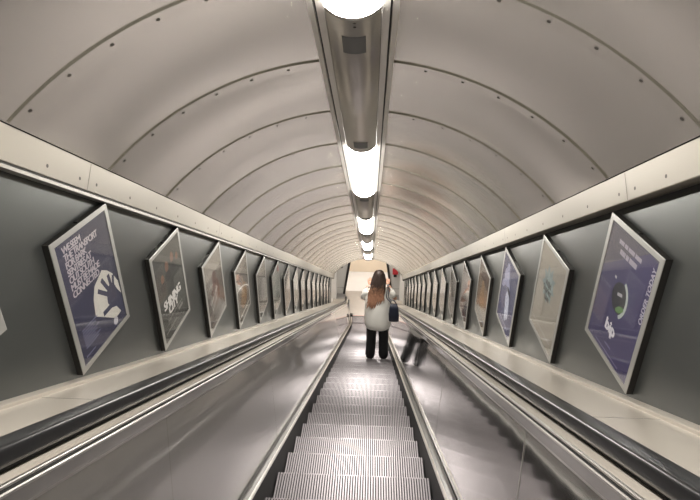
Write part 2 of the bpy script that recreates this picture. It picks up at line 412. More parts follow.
# ------------------------------------------------------------------ escalator balustrades and handrails
TEND = TFLAT + .03
for sd, side in ((-1, 'left'), (1, 'right')):
    mir = lambda pr: [(sd*x, n) for x, n in pr]
    t = thing('balustrade', 'polished steel escalator balustrade on the %s, %s' % (side, 'under the purple hand poster' if sd < 0 else 'mirroring the woman in white'), 'balustrade', slope_matrix(sd*.6, 0, 8), 'escalator balustrades')
    # skirt and its bright top strip
    mb = MB(); sweep(mb, mir([(.508, -.40), (.508, .106)]), S0, TEND); sweep(mb, mir([(.508, .106), (.53, .108)]), S0, TEND)
    mb.build('skirt', M['skirt'], t, fix=False)
    mb = MB(); sweep(mb, mir([(.509, .104), (.511, .112), (.515, .1145), (.526, .1145), (.528, .112)]), S0, TEND, smooth=False, mi=0)
    sweep(mb, mir([(.528, .112), (.556, .110), (.562, .118), (.562, .13)]), S0, TEND, mi=1)
    mb.build('skirt_strip', [M['chrome'], M['strip']], t, fix=False)
    # inner panels
    a = 1.93 - 1.95*3
    while a < TEND:
        b_ = min(a + 1.95, TEND)
        lo = max(a, S0)
        mb = MB(); pr = mir([(.566, .118), (.566, .122), (.652, .738), (.672, .740)])
        sweep(mb, pr, lo + .0015, b_ - .0015, mi=0)
        sweep(mb, mir([(.5675, .122), (.6535, .738)]), b_ - .004, b_ + .004 if b_ < TEND else b_, mi=1)
        sweep(mb, mir([(.5640, .122), (.6500, .738)]), b_ - .009, b_ - .003, mi=2); sweep(mb, mir([(.5640, .122), (.5660, .122), (.652, .738), (.6500, .738)]), b_ - .003, b_ - .0029, mi=2)
        o = mb.build('panel', [M['panel'] if sd < 0 else M['panel_right'], M['seam'], M['alu']], t, fix=False)
        a += 1.95
    # top trim: fascia, two bright beads, deck up to the handrail
    mb = MB()
    sweep(mb, mir([(.660, .734), (.647, .736), (.647, .744)]), S0, TEND, mi=0)
    sweep(mb, mir([(.647, .744), (.646, .778)]), S0, TEND, mi=1)
    sweep(mb, mir([(.646, .778), (.6455, .784), (.648, .787), (.652, .785)]), S0, TEND, mi=0)
    sweep(mb, mir([(.652, .785), (.654, .792)]), S0, TEND, mi=3)
    sweep(mb, mir([(.654, .792), (.654, .797), (.656, .7995), (.662, .800)]), S0, TEND, mi=0)
    sweep(mb, mir([(.662, .800), (.745, .801)]), S0, TEND, mi=2)
    mb.build('deck_trim', [M['chrome'], M['panel'], M['ledge'], M['skirt']], t, fix=False)
    mb = MB(); sweep(mb, mir([(.735, .801), (.735, .8135)]), S0, TEND); sweep(mb, mir([(.705, .801), (.705, .8135)]), S0, TEND)
    mb.build('handrail_guide', M['skirt'], t, fix=False)
    # outer deck plates up to the wall
    a = 1.875 - 1.95*3
    while a < SB - .5:
        b_ = min(a + 1.95, SB - .3)
        mb = MB()
        pr = mir([(.745, .801), (1.094, .801)])
        sweep(mb, pr, max(a, S0) + .002, b_ - .002, mi=0)
        sweep(mb, mir([(.745, .797), (1.094, .797)]), b_ - .004, b_ + .004, mi=1)
        mb.build('deck_plate', [M['ledge'], M['seam']], t, fix=False)
        a += 1.95
    mb = MB(); sweep(mb, mir([(.745, .801), (1.094, .801)]), SB - .3, TEND, mi=0); mb.build('deck_plate', [M['ledge'], M['seam']], t, fix=False)
    mb = MB(); sweep(mb, mir([(1.094, .800), (1.095, .812), (1.100, .815), (XW + .01, .815)]), S0, TEND); mb.build('wall_bead', M['ledge'], t, fix=False)
    # rounded newel end
    mb = MB()
    yend = PP(0, 0, TEND).y
    out = [(yend + .17*math.sin(a), .592 + .200*math.cos(a)) for a in [PI*k/16 for k in range(17)]]
    L = [Vector((sd*.60, y, z)) for y, z in out] + [Vector((sd*.60, yend, 0.0))]; R_ = [Vector((sd*.740, y, z)) for y, z in out] + [Vector((sd*.740, yend, 0.0))]
    mb.loft([L, R_], closed=True, cap=True, smooth=False); mb.build('newel', M['panel'], t)
    # handrail: a continuous rubber belt
    prof = []
    for cx, cz, a0 in ((.7185 + .022, .851, 0), (.7185 - .022, .851, PI/2), (.7185 - .022, .829, PI), (.7185 + .022, .829, PI*1.5)):
        for k in range(6):
            an = a0 + PI/2*k/5; prof.append((cx + .012*math.cos(an), cz + .014*math.sin(an)))
    h = MB(); rings = [[PP(sd*x, n, tt) for x, n in prof] for tt in path_ts(S0, TEND)]
    for k in range(1, 15):
        an = .86*PI*k/14; rings.append([Vector((sd*x, yend + (n - .563)*math.sin(an), .563 + (n - .563)*math.cos(an))) for x, n in prof])
    h.loft(rings)
    o = flat_smooth(h.build('handrail', M['rubber'], origin=W(sd*.7185, .82, 8)))
    tag(o, 'black rubber handrail running down the %s side of the escalator' % side, 'handrail', 'escalator handrails')

# ------------------------------------------------------------------ steps
NP, S1, SN = .4287, 3.5606, 0.5
TD = NP*CT; RS = NP*ST
def tread_mesh():
    mb = MB(); n = 60; p = 1.0/n
    for i in range(n):
        x0 = -.5 + p*(i + .2); x1 = x0 + p*.48; y0, y1 = -TD - .004, 0.
        vs = [(x0, y0, 0), (x1, y0, 0), (x1, y1 - .004, 0), (x0, y1 - .004, 0), (x0, y0, -.012), (x1, y0, -.012), (x1, y1, -.012), (x0, y1, -.012), (x1, y1, -.004), (x0, y1, -.004)]
        mb.add(vs, [(0, 1, 2, 3), (0, 3, 9, 7, 4), (1, 5, 6, 8, 2), (3, 2, 8, 9), (9, 8, 6, 7)], 0)
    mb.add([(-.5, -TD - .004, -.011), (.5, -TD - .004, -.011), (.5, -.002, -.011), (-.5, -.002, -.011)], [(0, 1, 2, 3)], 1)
    return mb
def riser_mesh():
    mb = MB(); n = 60; p = 1.0/n
    prof = [(-.003, -.012), (-.004, -.06), (-.012, -.12), (-.026, -.18), (-.04, -RS - .01)]
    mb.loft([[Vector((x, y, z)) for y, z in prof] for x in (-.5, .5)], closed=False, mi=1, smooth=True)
    for i in range(n):
        x0 = -.5 + p*(i + .2); x1 = x0 + p*.56
        q = [(y + .006, z) for y, z in prof]
        mb.loft([[Vector((x, y - .006, z)) for y, z in q] for x in (x0,)] + [[Vector((x, y, z)) for y, z in q] for x in (x0, x1)] + [[Vector((x1, y - .006, z)) for y, z in q]], closed=False, mi=0)
    return mb
t0 = thing('escalator_step', 'x', 'escalator step', Matrix())
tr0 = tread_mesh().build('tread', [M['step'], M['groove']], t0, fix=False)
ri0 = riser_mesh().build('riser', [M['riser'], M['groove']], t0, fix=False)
KW = 15                                # the step the woman stands on
first = True
k = -6
while True:
    tt = S1 + NP*k
    if tt > TFLAT + .40: break
    if tt > 1.2:
        y, z, a = path(tt)
        if first: r = t0; first = False
        else:
            r = t0.copy(); C.objects.link(r)
            for ch in (tr0, ri0):
                c = ch.copy(); C.objects.link(c); c.parent = r
        r.location = (0, y, z)
        r['category'] = 'escalator step'; r['group'] = 'grooved steps of the escalator'
        if k == KW: r['label'] = 'grooved metal escalator step on which the woman in white stands'
        elif k < KW: r['label'] = 'grooved metal escalator step, %s %s above the woman\'s step' % (CARD[KW - k], 'step' if KW - k == 1 else 'steps')
        else: r['label'] = 'grooved metal escalator step, %s %s below the woman\'s step' % (CARD[k - KW], 'step' if k - KW == 1 else 'steps')
    k += 1
yl = path(S1 + NP*(k - 1))[0]
t = thing('comb_plate', 'ribbed metal comb plate with red edge line at the escalator foot', 'comb plate', Matrix.Translation((0, yl, 0)))
b = MB(); b.box((-.5, yl + .034, -.05), (.5, path(TFLAT)[0] + .418, .004))
for i in range(42): b.box((-.5 + i/42 + .004, yl + .005, -.004), (-.5 + i/42 + .016, yl + .04, .005))
b.build('plate', M['landing'], t)
b = MB(); b.box((-.5, yl + .045, .0045), (.5, yl + .06, .0065)); b.build('edge_line', M['red'], t)

# ------------------------------------------------------------------ posters
PW, PH = .456, .602
AW, AHH = .406, .552
def text_mesh(body, size, spacing=1.):
    cu = bpy.data.curves.new('t', 'FONT'); cu.body = body; cu.size = size; cu.align_x = 'LEFT'; cu.space_character = spacing; cu.resolution_u = 3
    o = bpy.data.objects.new('t', cu); C.objects.link(o)
    dg = bpy.context.evaluated_depsgraph_get(); me = bpy.data.meshes.new_from_object(o.evaluated_get(dg))
    vs = [v.co.copy() for v in me.vertices]; fs = [tuple(p.vertices) for p in me.polygons]
    bpy.data.objects.remove(o); bpy.data.curves.remove(cu); bpy.data.meshes.remove(me)
    return vs, fs
class Art:
    def __init__(self, poster): self.p = poster; self.l = 0
    def y(self): self.l += 1; return -.0170 - .00025*self.l
    def P(self, u, v): return (u*AW, 0, v*AHH + .025)
    def add(self, name, mb, col, label=None):
        o = mb.build(name, paint(col), self.p, fix=False, local=True)
        if label: o['label'] = label
        return o
    def poly(self, name, pts, col):
        y = self.y(); mb = MB(); mb.add([(u*AW, y, v*AHH + .025) for u, v in pts], [tuple(range(len(pts)))]); return self.add(name, mb, col)
    def ells(self, name, lst, col, seg=24):
        y = self.y(); mb = MB()
        for i, (u, v, a, b, rot) in enumerate(lst):
            ca, sa = math.cos(rot), math.sin(rot)
            mb.add([(u*AW + (a*AW*math.cos(t)*ca - b*AW*math.sin(t)*sa), y - .00002*i, v*AHH + .025 + (a*AW*math.cos(t)*sa + b*AW*math.sin(t)*ca)) for t in [2*PI*k/seg for k in range(seg)]], [tuple(range(seg))])
        return self.add(name, mb, col)
    def bars(self, name, lst, col):
        y = self.y(); mb = MB()
        for i, (u0, v0, u1, v1, w) in enumerate(lst):
            a = Vector((u0*AW, y - .00002*i, v0*AHH + .025)); b = Vector((u1*AW, y - .00002*i, v1*AHH + .025)); d = (b - a).normalized(); n = Vector((-d.z, 0, d.x))*w*AW/2
            mb.add([a - n, b - n, b + n, a + n], [(0, 1, 2, 3)])
        return self.add(name, mb, col)
    def stroke(self, name, pts, w, col, taper=False):
        y = self.y(); mb = MB(); L = []; R = []
        P = [Vector((u*AW, y, v*AHH + .025)) for u, v in pts]
        for i, p in enumerate(P):
            d = (P[min(i + 1, len(P) - 1)] - P[max(i - 1, 0)]).normalized(); n = Vector((-d.z, 0, d.x))*w*AW/2*((1 - i/len(P)) if taper else 1)
            L.append(p - n); R.append(p + n)
        mb.loft([L, R], closed=False, smooth=False); return self.add(name, mb, col)
    def text(self, lines, col, rot=0., spacing=1., bold=0.):
        """lines: (body, u, v, size in sheet heights)"""
        y = self.y(); mb = MB(); ca, sa = math.cos(rot), math.sin(rot)
        for body, u, v, sz in lines:
            vs, fs = text_mesh(body, sz*AHH, spacing)
            for k, (ox, oz) in enumerate([(0, 0)] + ([(bold, 0), (bold/2, bold/2)] if bold else [])):
                mb.add([((p.x + ox*sz*AHH)*ca - (p.y + oz*sz*AHH)*sa + u*AW, y - .00003*k, (p.x + ox*sz*AHH)*sa + (p.y + oz*sz*AHH)*ca + v*AHH + .025) for p in vs], fs)
        return self.add('lettering', mb, col)

def make_frame():
    t = thing('poster_frame', 'x', 'framed poster', Matrix())
    b = MB(); o = .0
    b.box((-PW/2, -.0255, 0), (PW/2, -.0005, PH)); b.box((-.01, -.021, PH), (.01, -.006, PH + .006))
    b.build('backing_box', M['fside'], t)
    b = MB(); r = .025; y0, y1, y2 = -.0256, -.0288, -.0215
    O = [(-PW/2, 0), (PW/2, 0), (PW/2, PH), (-PW/2, PH)]; I = [(-PW/2 + r, r), (PW/2 - r, r), (PW/2 - r, PH - r), (-PW/2 + r, PH - r)]
    def ring(pts, y, ins=0): return [Vector((x - math.copysign(ins, x), y, z + (ins if z < PH/2 else -ins))) for x, z in pts]
    b.loft([ring(O, y0), ring(O, y1 + .001, .0), ring(O, y1, .003), ring(I, y1, -.002), ring(I, y2, 0)], closed=True, cap=False, smooth=False)
    b.build('frame', M['frim'], t, fix=False)
    return t
def sheet(t, col):
    b = MB(); y = -.0262
    b.add([(-AW/2, y, .025), (AW/2, y, .025), (AW/2, y, PH - .025), (-AW/2, y, PH - .025)], [(0, 1, 2, 3)])
    return b.build('poster', paint(col), t, fix=False)
def glass(t):
    b = MB(); b.box((-AW/2, -.0286, .025), (AW/2, -.0280, PH - .025)); b.build('glass', M['glass'], t)
proto = make_frame()
Art.y = lambda self: (setattr(self, 'l', self.l + 1), -.0262 - .00012*self.l)[1]

def hand_art(a):
    a.poly('paper_print', [(-.01, .50), (.19, .57), (.29, .53), (.38, .47), (.47, .36), (.49, .20), (.44, .09), (.26, .08), (-.11, .27), (-.08, .41)], (206, 203, 196))
    a.poly('hand_print', [(.19, .36), (.28, .40), (.37, .38), (.42, .30), (.50, .22), (.50, .02), (.44, .05), (.33, .17), (.22, .20), (.17, .27)], (44, 46, 76))
    a.bars('finger_print', [(.22, .33, .03, .44, .052), (.25, .36, .14, .50, .056), (.31, .37, .29, .49, .056), (.35, .36, .39, .45, .05), (.27, .22, .04, .22, .06)], (44, 46, 76))
    a.text([('WE SEEM', -.40, .915, .075), ('THE TRANSPORT', -.40, .855, .075), ('FOR BARK', -.40, .795, .075), ('SENTRIES AT', -.40, .735, .075), ('OUT SOUTH', -.40, .675, .075), ('MUST BE MADE', -.40, .615, .075), ('CONNECTED', -.40, .555, .075)], (178, 170, 178), bold=.09, spacing=.78)
    a.bars('small_print', [(-.40, .27 - .022*i, -.08 - .05*(i % 3), .27 - .022*i, .014) for i in range(8)] + [(-.43, .05, -.24, .05, .016)], (112, 112, 140))
    a.ells('logo_print', [(.25, .06, .05, .05, 0)], (178, 176, 186))
def city_art(a):
    a.ells('portrait_print', [(-.26, .70, .055, .07, 0), (-.06, .78, .065, .085, 0), (.16, .82, .06, .08, 0), (.34, .77, .05, .06, 0)], (118, 82, 64))
    a.ells('shade_print', [(-.26, .61, .10, .07, 0), (-.05, .67, .12, .08, 0), (.17, .71, .11, .08, 0)], (46, 44, 42))
    a.text([('SHINING', -.37, .35, .14), ('CITY', -.23, .25, .14)], (215, 213, 210), bold=.13, spacing=.86)
    a.bars('small_print', [(-.30, .20, .30, .23, .016), (-.42, .09, .02, .11, .02), (.12, .17, .3, .18, .05)], (130, 128, 124))
def bip_art(a):
    a.poly('reflection_edge_print', [(-.5, .0), (.5, .0), (.5, .98), (.32, 1.), (-.5, .62)], (58, 53, 94))  # purple cut slantwise; greyer corner above paints in the glass reflection
    a.ells('oval_print', [(.0, .51, .17, .17, .0)], (36, 36, 46))
    a.stroke('arc_print', [(-.02 + .17*math.cos(t), .51 + .15*math.sin(t)) for t in [-1.1 + 2.3*k/20 for k in range(21)]], .04, (176, 184, 182))
    a.ells('leaf_print', [(.05, .435, .09, .035, .5)], (92, 128, 76))
    a.bars('mark_print', [(-.06, .53, .04, .55, .035), (-.19, .63, -.15, .63, .03)], (170, 168, 176))
    a.text([('bip', -.16, .19, .14)], (214, 212, 220), bold=.12)
    a.bars('slogan_print', [(u, .90, u + w_, .90, .045) for u, w_ in ((-.27, .11), (-.145, .07), (-.06, .13), (.085, .13))] + [(u, .833, u + w_, .833, .055) for u, w_ in ((-.21, .12), (-.075, .06), (0., .16))], (156, 150, 166))
    a.text([('ORDER TODAY', .485, .50, .062)], (176, 172, 188), rot=PI/2, bold=.09)
    a.bars('small_print', [(-.07, .09, .08, .09, .022), (-.28, .03, .30, .03, .014)], (120, 116, 148))
def splash_art(a):
    def star(u, v, ru, rv, n, ph): return [(u + ru*(1 if k % 2 else .62)*math.cos(PI*k/n + ph), v + rv*(1 if k % 2 else .62)*math.sin(PI*k/n + ph)) for k in range(2*n)]
    a.poly('splash_print', star(-.03, .64, .27, .22, 9, .2), (132, 148, 150))
    a.poly('flower_print', star(-.01, .63, .19, .16, 7, .7), (150, 164, 164))
    a.text([('Wild', -.17, .60, .10), ('Stories', -.22, .525, .10), ('Live', -.12, .45, .10)], (66, 66, 66), rot=.08, bold=.08, spacing=.9)
    a.bars('rule_print', [(-.45, .10, .4, .10, .02)], (176, 172, 166))
def figure_art(a):
    a.ells('figure_print', [(-.15, .86, .10, .10, 0), (-.18, .73, .17, .17, .2), (-.08, .66, .2, .10, -.5), (-.33, .58, .16, .07, .6)], (150, 152, 178))
    a.ells('limb_print', [(.03, .42, .13, .22, .12), (.03, .28, .08, .22, 0), (.12, .32, .07, .2, .1)], (186, 190, 208))
    a.ells('belt_print', [(.06, .58, .14, .05, -.3)], (40, 38, 52))
    a.bars('small_print', [(-.3, .08, .3, .08, .03), (-.3, .04, .2, .04, .02)], (160, 160, 180))
def blob_art(c1, c2, c3, txt=None):
    def f(a):
        a.poly('upper_print', [(-.5, .74), (.5, .74), (.5, 1), (-.5, 1)], c2)
        a.ells('figure_print', [(.0, .66, .13, .15, 0), (.02, .44, .24, .28, .1)], c1)
        a.bars('foot_print', [(-.5, .12, .5, .12, .12)], c3)
        if txt: a.text([(txt[0], -.34, .33, .11), (txt[1], -.26, .24, .11)], (186, 182, 176), rot=.35, bold=.04)
        else: a.bars('small_print', [(-.3, .22, .3, .22, .03), (-.3, .18, .1, .18, .02)], (150, 146, 140))
    return f
def curve_art(a):
    a.poly('upper_print', [(-.5, .84), (.5, .84), (.5, 1), (-.5, 1)], (122, 116, 108))
    a.ells('fur_print', [(.08, .38, .26, .30, .2), (-.05, .30, .2, .2, 0)], (128, 100, 68))
    a.stroke('line_print', [(-.5, .62), (-.3, .61), (-.1, .58), (.1, .53), (.3, .46), (.5, .37)], .035, (206, 202, 196))
    a.bars('figure_print', [(.0, .74, .04, .60, .07)], (136, 112, 96))
    a.bars('foot_print', [(-.5, .10, .5, .08, .05)], (184, 180, 172))
def place(o, sd, i, label, col, art):
    """one framed poster upright on the wall"""
    s = (2.2379 if sd < 0 else 2.2143) + .8863*i
    c = W(sd*(XW - .0003), 1.204, s); c.z -= PH/2
    o.matrix_world = Matrix.Translation(c) @ Matrix.Rotation(-sd*PI/2, 4, 'Z')
    o['label'] = label; o['category'] = 'framed poster'; o['group'] = 'framed posters on the %s wall' % ('left' if sd < 0 else 'right')
    MW[o] = Matrix()
    p = sheet(o, col); MW[p] = Matrix()
    if art: art(Art(p))
    glass(o)
g1 = [((96, 92, 88), (118, 110, 102), (70, 66, 62)), ((92, 98, 94), (110, 116, 110), (132, 130, 124)), ((112, 104, 98), (140, 122, 108), (90, 84, 80)), ((86, 84, 86), (104, 100, 100), (120, 112, 106))]
left = {-1: ('framed poster cut off by the left edge, only its pale corner showing', (190, 188, 184), None),
        0: ('large framed purple poster with a dark hand print on white', (47, 47, 73), hand_art),
        1: ('framed dark poster lettered SHINING CITY under small faces', (62, 62, 58), city_art),
        2: ('framed grey-brown poster with slanted pale script, beyond the SHINING CITY poster', (100, 94, 88), blob_art((92, 70, 62), (134, 128, 120), (78, 72, 68), ('The Last', 'Letter'))),
        3: ('framed brown poster crossed by a white curve over a tan shape', (84, 78, 72), curve_art),
        4: ('framed grey poster just beyond the white-curve poster', (104, 102, 98), blob_art((84, 80, 78), (128, 124, 118), (120, 116, 110))),
        5: ('framed grey-green poster, second beyond the white-curve poster', (100, 108, 102), blob_art((84, 98, 92), (120, 126, 118), (126, 124, 118)))}
right = {0: ('large framed purple poster lettered bip with a white arc', (80, 76, 92), bip_art),  # greyed sheet colour carries the painted reflection above the purple
         1: ('framed beige poster with a blue-grey splash and dark lettering', (158, 152, 142), splash_art),
         2: ('framed blue-purple poster with a pale dancing figure', (76, 77, 108), figure_art),
         3: ('framed tan and brown poster beyond the pale figure poster', (126, 112, 98), blob_art((146, 122, 96), (86, 74, 66), (104, 100, 96))),
         4: ('framed dark reddish-brown poster beyond the tan poster', (116, 106, 104), blob_art((86, 66, 66), (128, 118, 116), (112, 84, 78)))}
firstp = True
for sd, tab in ((-1, left), (1, right)):
    for i in range(-1 if sd < 0 else 0, 16):
        if firstp: o = proto; firstp = False
        else:
            o = proto.copy(); C.objects.link(o)
            for ch in [c for c in proto.children if c.name.split('.')[0] in ('backing_box', 'frame')]:
                c2 = ch.copy(); C.objects.link(c2); c2.parent = o
        if i in tab: lab, col, art = tab[i]
        else:
            g = g1[(i*3 + (sd > 0)) % 4]
            lab = 'small framed grey poster on the %s wall, %s along from the %s poster' % ('left' if sd < 0 else 'right', NUM[i], 'purple hand' if sd < 0 else 'purple bip')
            if i == 15: lab = 'farthest small framed poster at the bottom end of the %s wall' % ('left' if sd < 0 else 'right')
            col, art = g[1], blob_art(g[0], g[2], g[1])
        place(o, sd, i, lab, col, art)

# ------------------------------------------------------------------ woman
FK = S1 + NP*KW
fy, fz, _ = path(FK)
PX, HS = .232, 1.11
PM = Matrix.Translation((PX, fy - TD*.46, fz + .001)) @ Matrix.Diagonal((HS, HS, HS, 1))
person = thing('person', 'woman in cream top and black trousers, seen from behind on the escalator, arms raised', 'person', PM)
def skin_mesh(verts, edges, radii, sub=1):
    me = bpy.data.meshes.new('s'); me.from_pydata([Vector(v) for v in verts], edges, [])
    o = bpy.data.objects.new('s', me); C.objects.link(o)
    md = o.modifiers.new('k', 'SKIN'); md.use_smooth_shade = True
    for i, r in enumerate(radii): me.skin_vertices[0].data[i].radius = r if hasattr(r, '__len__') else (r, r)
    me.skin_vertices[0].data[0].use_root = True
    o.modifiers.new('s', 'SUBSURF').levels = sub
    dg = bpy.context.evaluated_depsgraph_get(); ev = bpy.data.meshes.new_from_object(o.evaluated_get(dg))
    vs = [v.co.copy() for v in ev.vertices]; fs = [tuple(p.vertices) for p in ev.polygons]
    bpy.data.objects.remove(o); bpy.data.meshes.remove(me); bpy.data.meshes.remove(ev)
    return vs, fs
J = dict(pel=(0, 0, .93), waist=(0, .01, 1.07), chest=(0, .0, 1.25), nb=(0, -.015, 1.41), neck=(0, .005, 1.475), head=(0, .03, 1.56))
verts = [J['pel'], J['waist'], J['chest'], J['nb'], J['neck'], J['head']]; edges = [(0, 1), (1, 2), (2, 3), (3, 4), (4, 5)]
rad = [(.14, .10), (.115, .085), (.14, .095), (.075, .065), (.05, .052), (.06, .065)]
def chain(root, pts, rs):
    prev = root
    for p, r in zip(pts, rs):
        verts.append(p); rad.append(r); edges.append((prev, len(verts) - 1)); prev = len(verts) - 1
hands = {}
for sd in (-1, 1):
    chain(0, [(sd*.085, 0, .87), (sd*.092, .015, .68), (sd*.098, .02, .47), (sd*.102, .0, .28), (sd*.105, -.02, .08)], [.085, .075, .055, .048, .038])
    E_ = (sd*.228, .090, 1.140); Wr = (sd*.160, .205, 1.345)
    if sd > 0: E_ = (.270, .08, 1.160)
    chain(2, [(sd*.10, -.005, 1.355), (sd*.165, -.01, 1.372), ((E_[0] + sd*.165)/2 + sd*.01, .03, (E_[2] + 1.372)/2), E_, ((E_[0] + Wr[0])/2 + sd*.008, .145, (E_[2] + Wr[2])/2 - .005), Wr], [.06, .052, .043, .038, .036, .025])
    hands[sd] = Wr
body_v, body_f = skin_mesh(verts, edges, rad, 1)
mb = MB(); mb.add(body_v, body_f, 0, True)
# head with face (faces +y)
hv = []
seg, rng = 28, 20
rings = []
for i in range(1, rng):
    t = PI*i/rng; ring = []
    for k in range(seg):
        a = 2*PI*k/seg
        x, y, z = .074*math.sin(t)*math.cos(a), .092*math.sin(t)*math.sin(a), .112*math.cos(t)
        if z < 0: x *= 1 - .25*(-z/.112); y *= 1 - .12*(-z/.112)
        if y > 0:
            g = lambda cx, cz, w, hgt: math.exp(-((x - cx)/w)**2 - ((z - cz)/hgt)**2)
            y += .022*g(0, -.022, .012, .022) + .006*g(0, -.06, .022, .012) + .007*g(0, -.095, .022, .016) - .008*(g(-.03, .004, .016, .012) + g(.03, .004, .016, .012)) + .004*g(0, .03, .05, .012)
        ring.append(Vector((x, y + .028, z + 1.582)))
    rings.append(ring)
mb.loft(rings)
for sd in (-1, 1): mb.ellipsoid((sd*.077, .02, 1.575), (.010, .020, .032), 10, 8)
# hands: palm, four fingers, thumb, loosely closed
for sd in (-1, 1):
    w = Vector(hands[sd]); d = (Vector((sd*.115, .265, 1.425)) - w).normalized(); acr = Vector((-sd*.75, .5, -.3)); acr = (acr - d*acr.dot(d)).normalized(); nrm = d.cross(acr)*sd
    pv = [w, w + d*.035, w + d*.075]
    vs, fs = skin_mesh(pv, [(0, 1), (1, 2)], [(.022, .024), (.034, .018), (.038, .015)], 1); mb.add(vs, fs, 0, True)
    for j, (off, ln) in enumerate(((-.027, .062), (-.009, .074), (.009, .070), (.026, .054))):
        b0 = w + d*.07 + acr*off
        p1 = b0 + d*ln*.45 - nrm*.006; p2 = p1 + d*ln*.22 - nrm*ln*.3; p3 = p2 - nrm*ln*.22 + d*.002
        vs, fs = skin_mesh([b0 - d*.015, b0, p1, p2, p3], [(0, 1), (1, 2), (2, 3), (3, 4)], [.0095, .0095, .0085, .008, .0068], 1); mb.add(vs, fs, 0, True)
    b0 = w + d*.025 - acr*.03
    vs, fs = skin_mesh([b0 + acr*.012, b0 - acr*.012 + d*.02, b0 - acr*.018 + d*.048 - nrm*.012, b0 - acr*.01 + d*.066 - nrm*.028], [(0, 1), (1, 2), (2, 3)], [.013, .012, .010, .008], 1); mb.add(vs, fs, 0, True)
# weld everything into one continuous skin
me = bpy.data.meshes.new('b'); me.from_pydata(mb.v, [], mb.f); o = bpy.data.objects.new('b', me); C.objects.link(o)
bm = bmesh.new(); bm.from_mesh(me); bmesh.ops.recalc_face_normals(bm, faces=bm.faces)
bmesh.ops.holes_fill(bm, edges=[e for e in bm.edges if e.is_boundary], sides=40); bmesh.ops.recalc_face_normals(bm, faces=bm.faces); bm.to_mesh(me); bm.free()
rm = o.modifiers.new('r', 'REMESH'); rm.mode = 'VOXEL'; rm.voxel_size = .0055; rm.use_smooth_shade = True
sm = o.modifiers.new('s', 'SMOOTH'); sm.iterations = 2; sm.factor = .4
dg = bpy.context.evaluated_depsgraph_get(); bmesh_data = bpy.data.meshes.new_from_object(o.evaluated_get(dg)); bpy.data.objects.remove(o); bpy.data.meshes.remove(me)
bmesh_data.materials.clear(); bmesh_data.materials.append(M['skin'])
for p in bmesh_data.polygons: p.use_smooth = True
body = link('body', bmesh_data, person)
MW[person] = Matrix()
b = MB()
for sd in (-1, 1): b.ellipsoid((sd*.030, .104, 1.586), (.012, .006, .007), 12, 8)
b.build('eyes', M['eye'], person)
b = MB(); b.ellipsoid((0, .1165, 1.521), (.020, .006, .006), 12, 8); b.build('lips', M['lip'], person)
# trousers
def ering(c, rx, ry, seg=24, wob=0., ph=0.):
    c = Vector(c); return [c + Vector((rx*math.cos(2*PI*k/seg)*(1 + wob*math.sin(5*2*PI*k/seg + ph)), ry*math.sin(2*PI*k/seg)*(1 + wob*math.sin(4*2*PI*k/seg + ph*1.7)), 0)) for k in range(seg)]
b = MB()
b.loft([ering((0, .0, 1.06), .155, .115), ering((0, 0, .96), .178, .130), ering((0, -.005, .88), .182, .135), ering((0, -.005, .82), .165, .12)])
for sd in (-1, 1):
    b.loft([ering((sd*.085, -.003, .90), .088, .118), ering((sd*.092, .0, .78), .092, .108), ering((sd*.097, .012, .62), .084, .094, wob=.02), ering((sd*.101, .018, .46), .080, .088, wob=.03, ph=1), ering((sd*.105, .0, .28), .079, .088, wob=.03, ph=2), ering((sd*.109, -.012, .17), .078, .090, wob=.05, ph=3), ering((sd*.110, .002, .105), .066, .074, wob=.05, ph=3)], cap=False)
b.build('trousers', M['trouser'], person)
# shoes
for sd in (-1, 1):
    b = MB(); so = MB()
    x = sd*.112
    def fr(y, w, z0, z1): return [Vector((x + w*math.cos(a)*(1 if True else 1), y, z0 + (z1 - z0)*(.5 + .5*math.sin(a)))) for a in [2*PI*k/16 for k in range(16)]]
    b.loft([fr(-.135, .020, .03, .06), fr(-.12, .038, .022, .10), fr(-.05, .041, .022, .105), fr(.02, .043, .022, .095), fr(.08, .049, .022, .068), fr(.13, .044, .022, .052), fr(.155, .022, .024, .04)])
    so.loft([[Vector((x + dx, y, z)) for dx, y in ((-.022, -.143), (.022, -.143), (.044, -.115), (.044, .0), (.053, .07), (.045, .135), (.018, .166), (-.018, .166), (-.045, .135), (-.053, .07), (-.044, .0), (-.044, -.115))] for z in (.0, .027)], smooth=False)
    s_ = b.build('shoe', M['shoe'], person); so.build('sole', M['sole'], s_, local=True)
# loose top with elbow-length sleeves
b = MB()
R = [((0, -.005, .705), .182, .140, .05, 0), ((0, -.006, .72), .205, .160, .05, 0), ((0, -.008, .82), .216, .172, .04, .4), ((0, -.008, 1.0), .218, .170, .03, .9), ((0, -.006, 1.16), .208, .152, .025, 1.5), ((0, -.004, 1.28), .215, .138, .015, 2), ((0, -.008, 1.35), .195, .118, .005, 2), ((0, -.012, 1.40), .150, .094, 0, 0), ((0, -.012, 1.432), .092, .074, 0, 0), ((0, -.010, 1.442), .078, .068, 0, 0)]
b.loft([ering(c, rx, ry, 40, wb, ph) for c, rx, ry, wb, ph in R], cap=False)
def ring_dir(p, d, r, seg=20, wob=0):
    d = Vector(d).normalized(); a = d.cross(Vector((0, 1, .2))).normalized(); c = d.cross(a)
    return [Vector(p) + (a*math.cos(2*PI*k/seg) + c*math.sin(2*PI*k/seg))*r*(1 + wob*math.sin(3*2*PI*k/seg)) for k in range(seg)]
for sd in (-1, 1):
    sh = Vector((sd*.13, -.008, 1.352)); m1 = Vector((sd*.185, .012, 1.315)); m2 = Vector((sd*.206, .048, 1.245)); el = Vector((sd*.220, .070, 1.195))
    if sd > 0: el = Vector((.222, .03, 1.262)); m2 = Vector((.202, .018, 1.292))
    b.loft([ring_dir(sh, m1 - sh, .078), ring_dir(m1, m2 - sh, .074), ring_dir(m2, el - m1, .068, wob=.05), ring_dir(el, el - m2, .066, wob=.07), ring_dir(el + (el - m2)*.02, el - m2, .054, wob=.07)], cap=False)
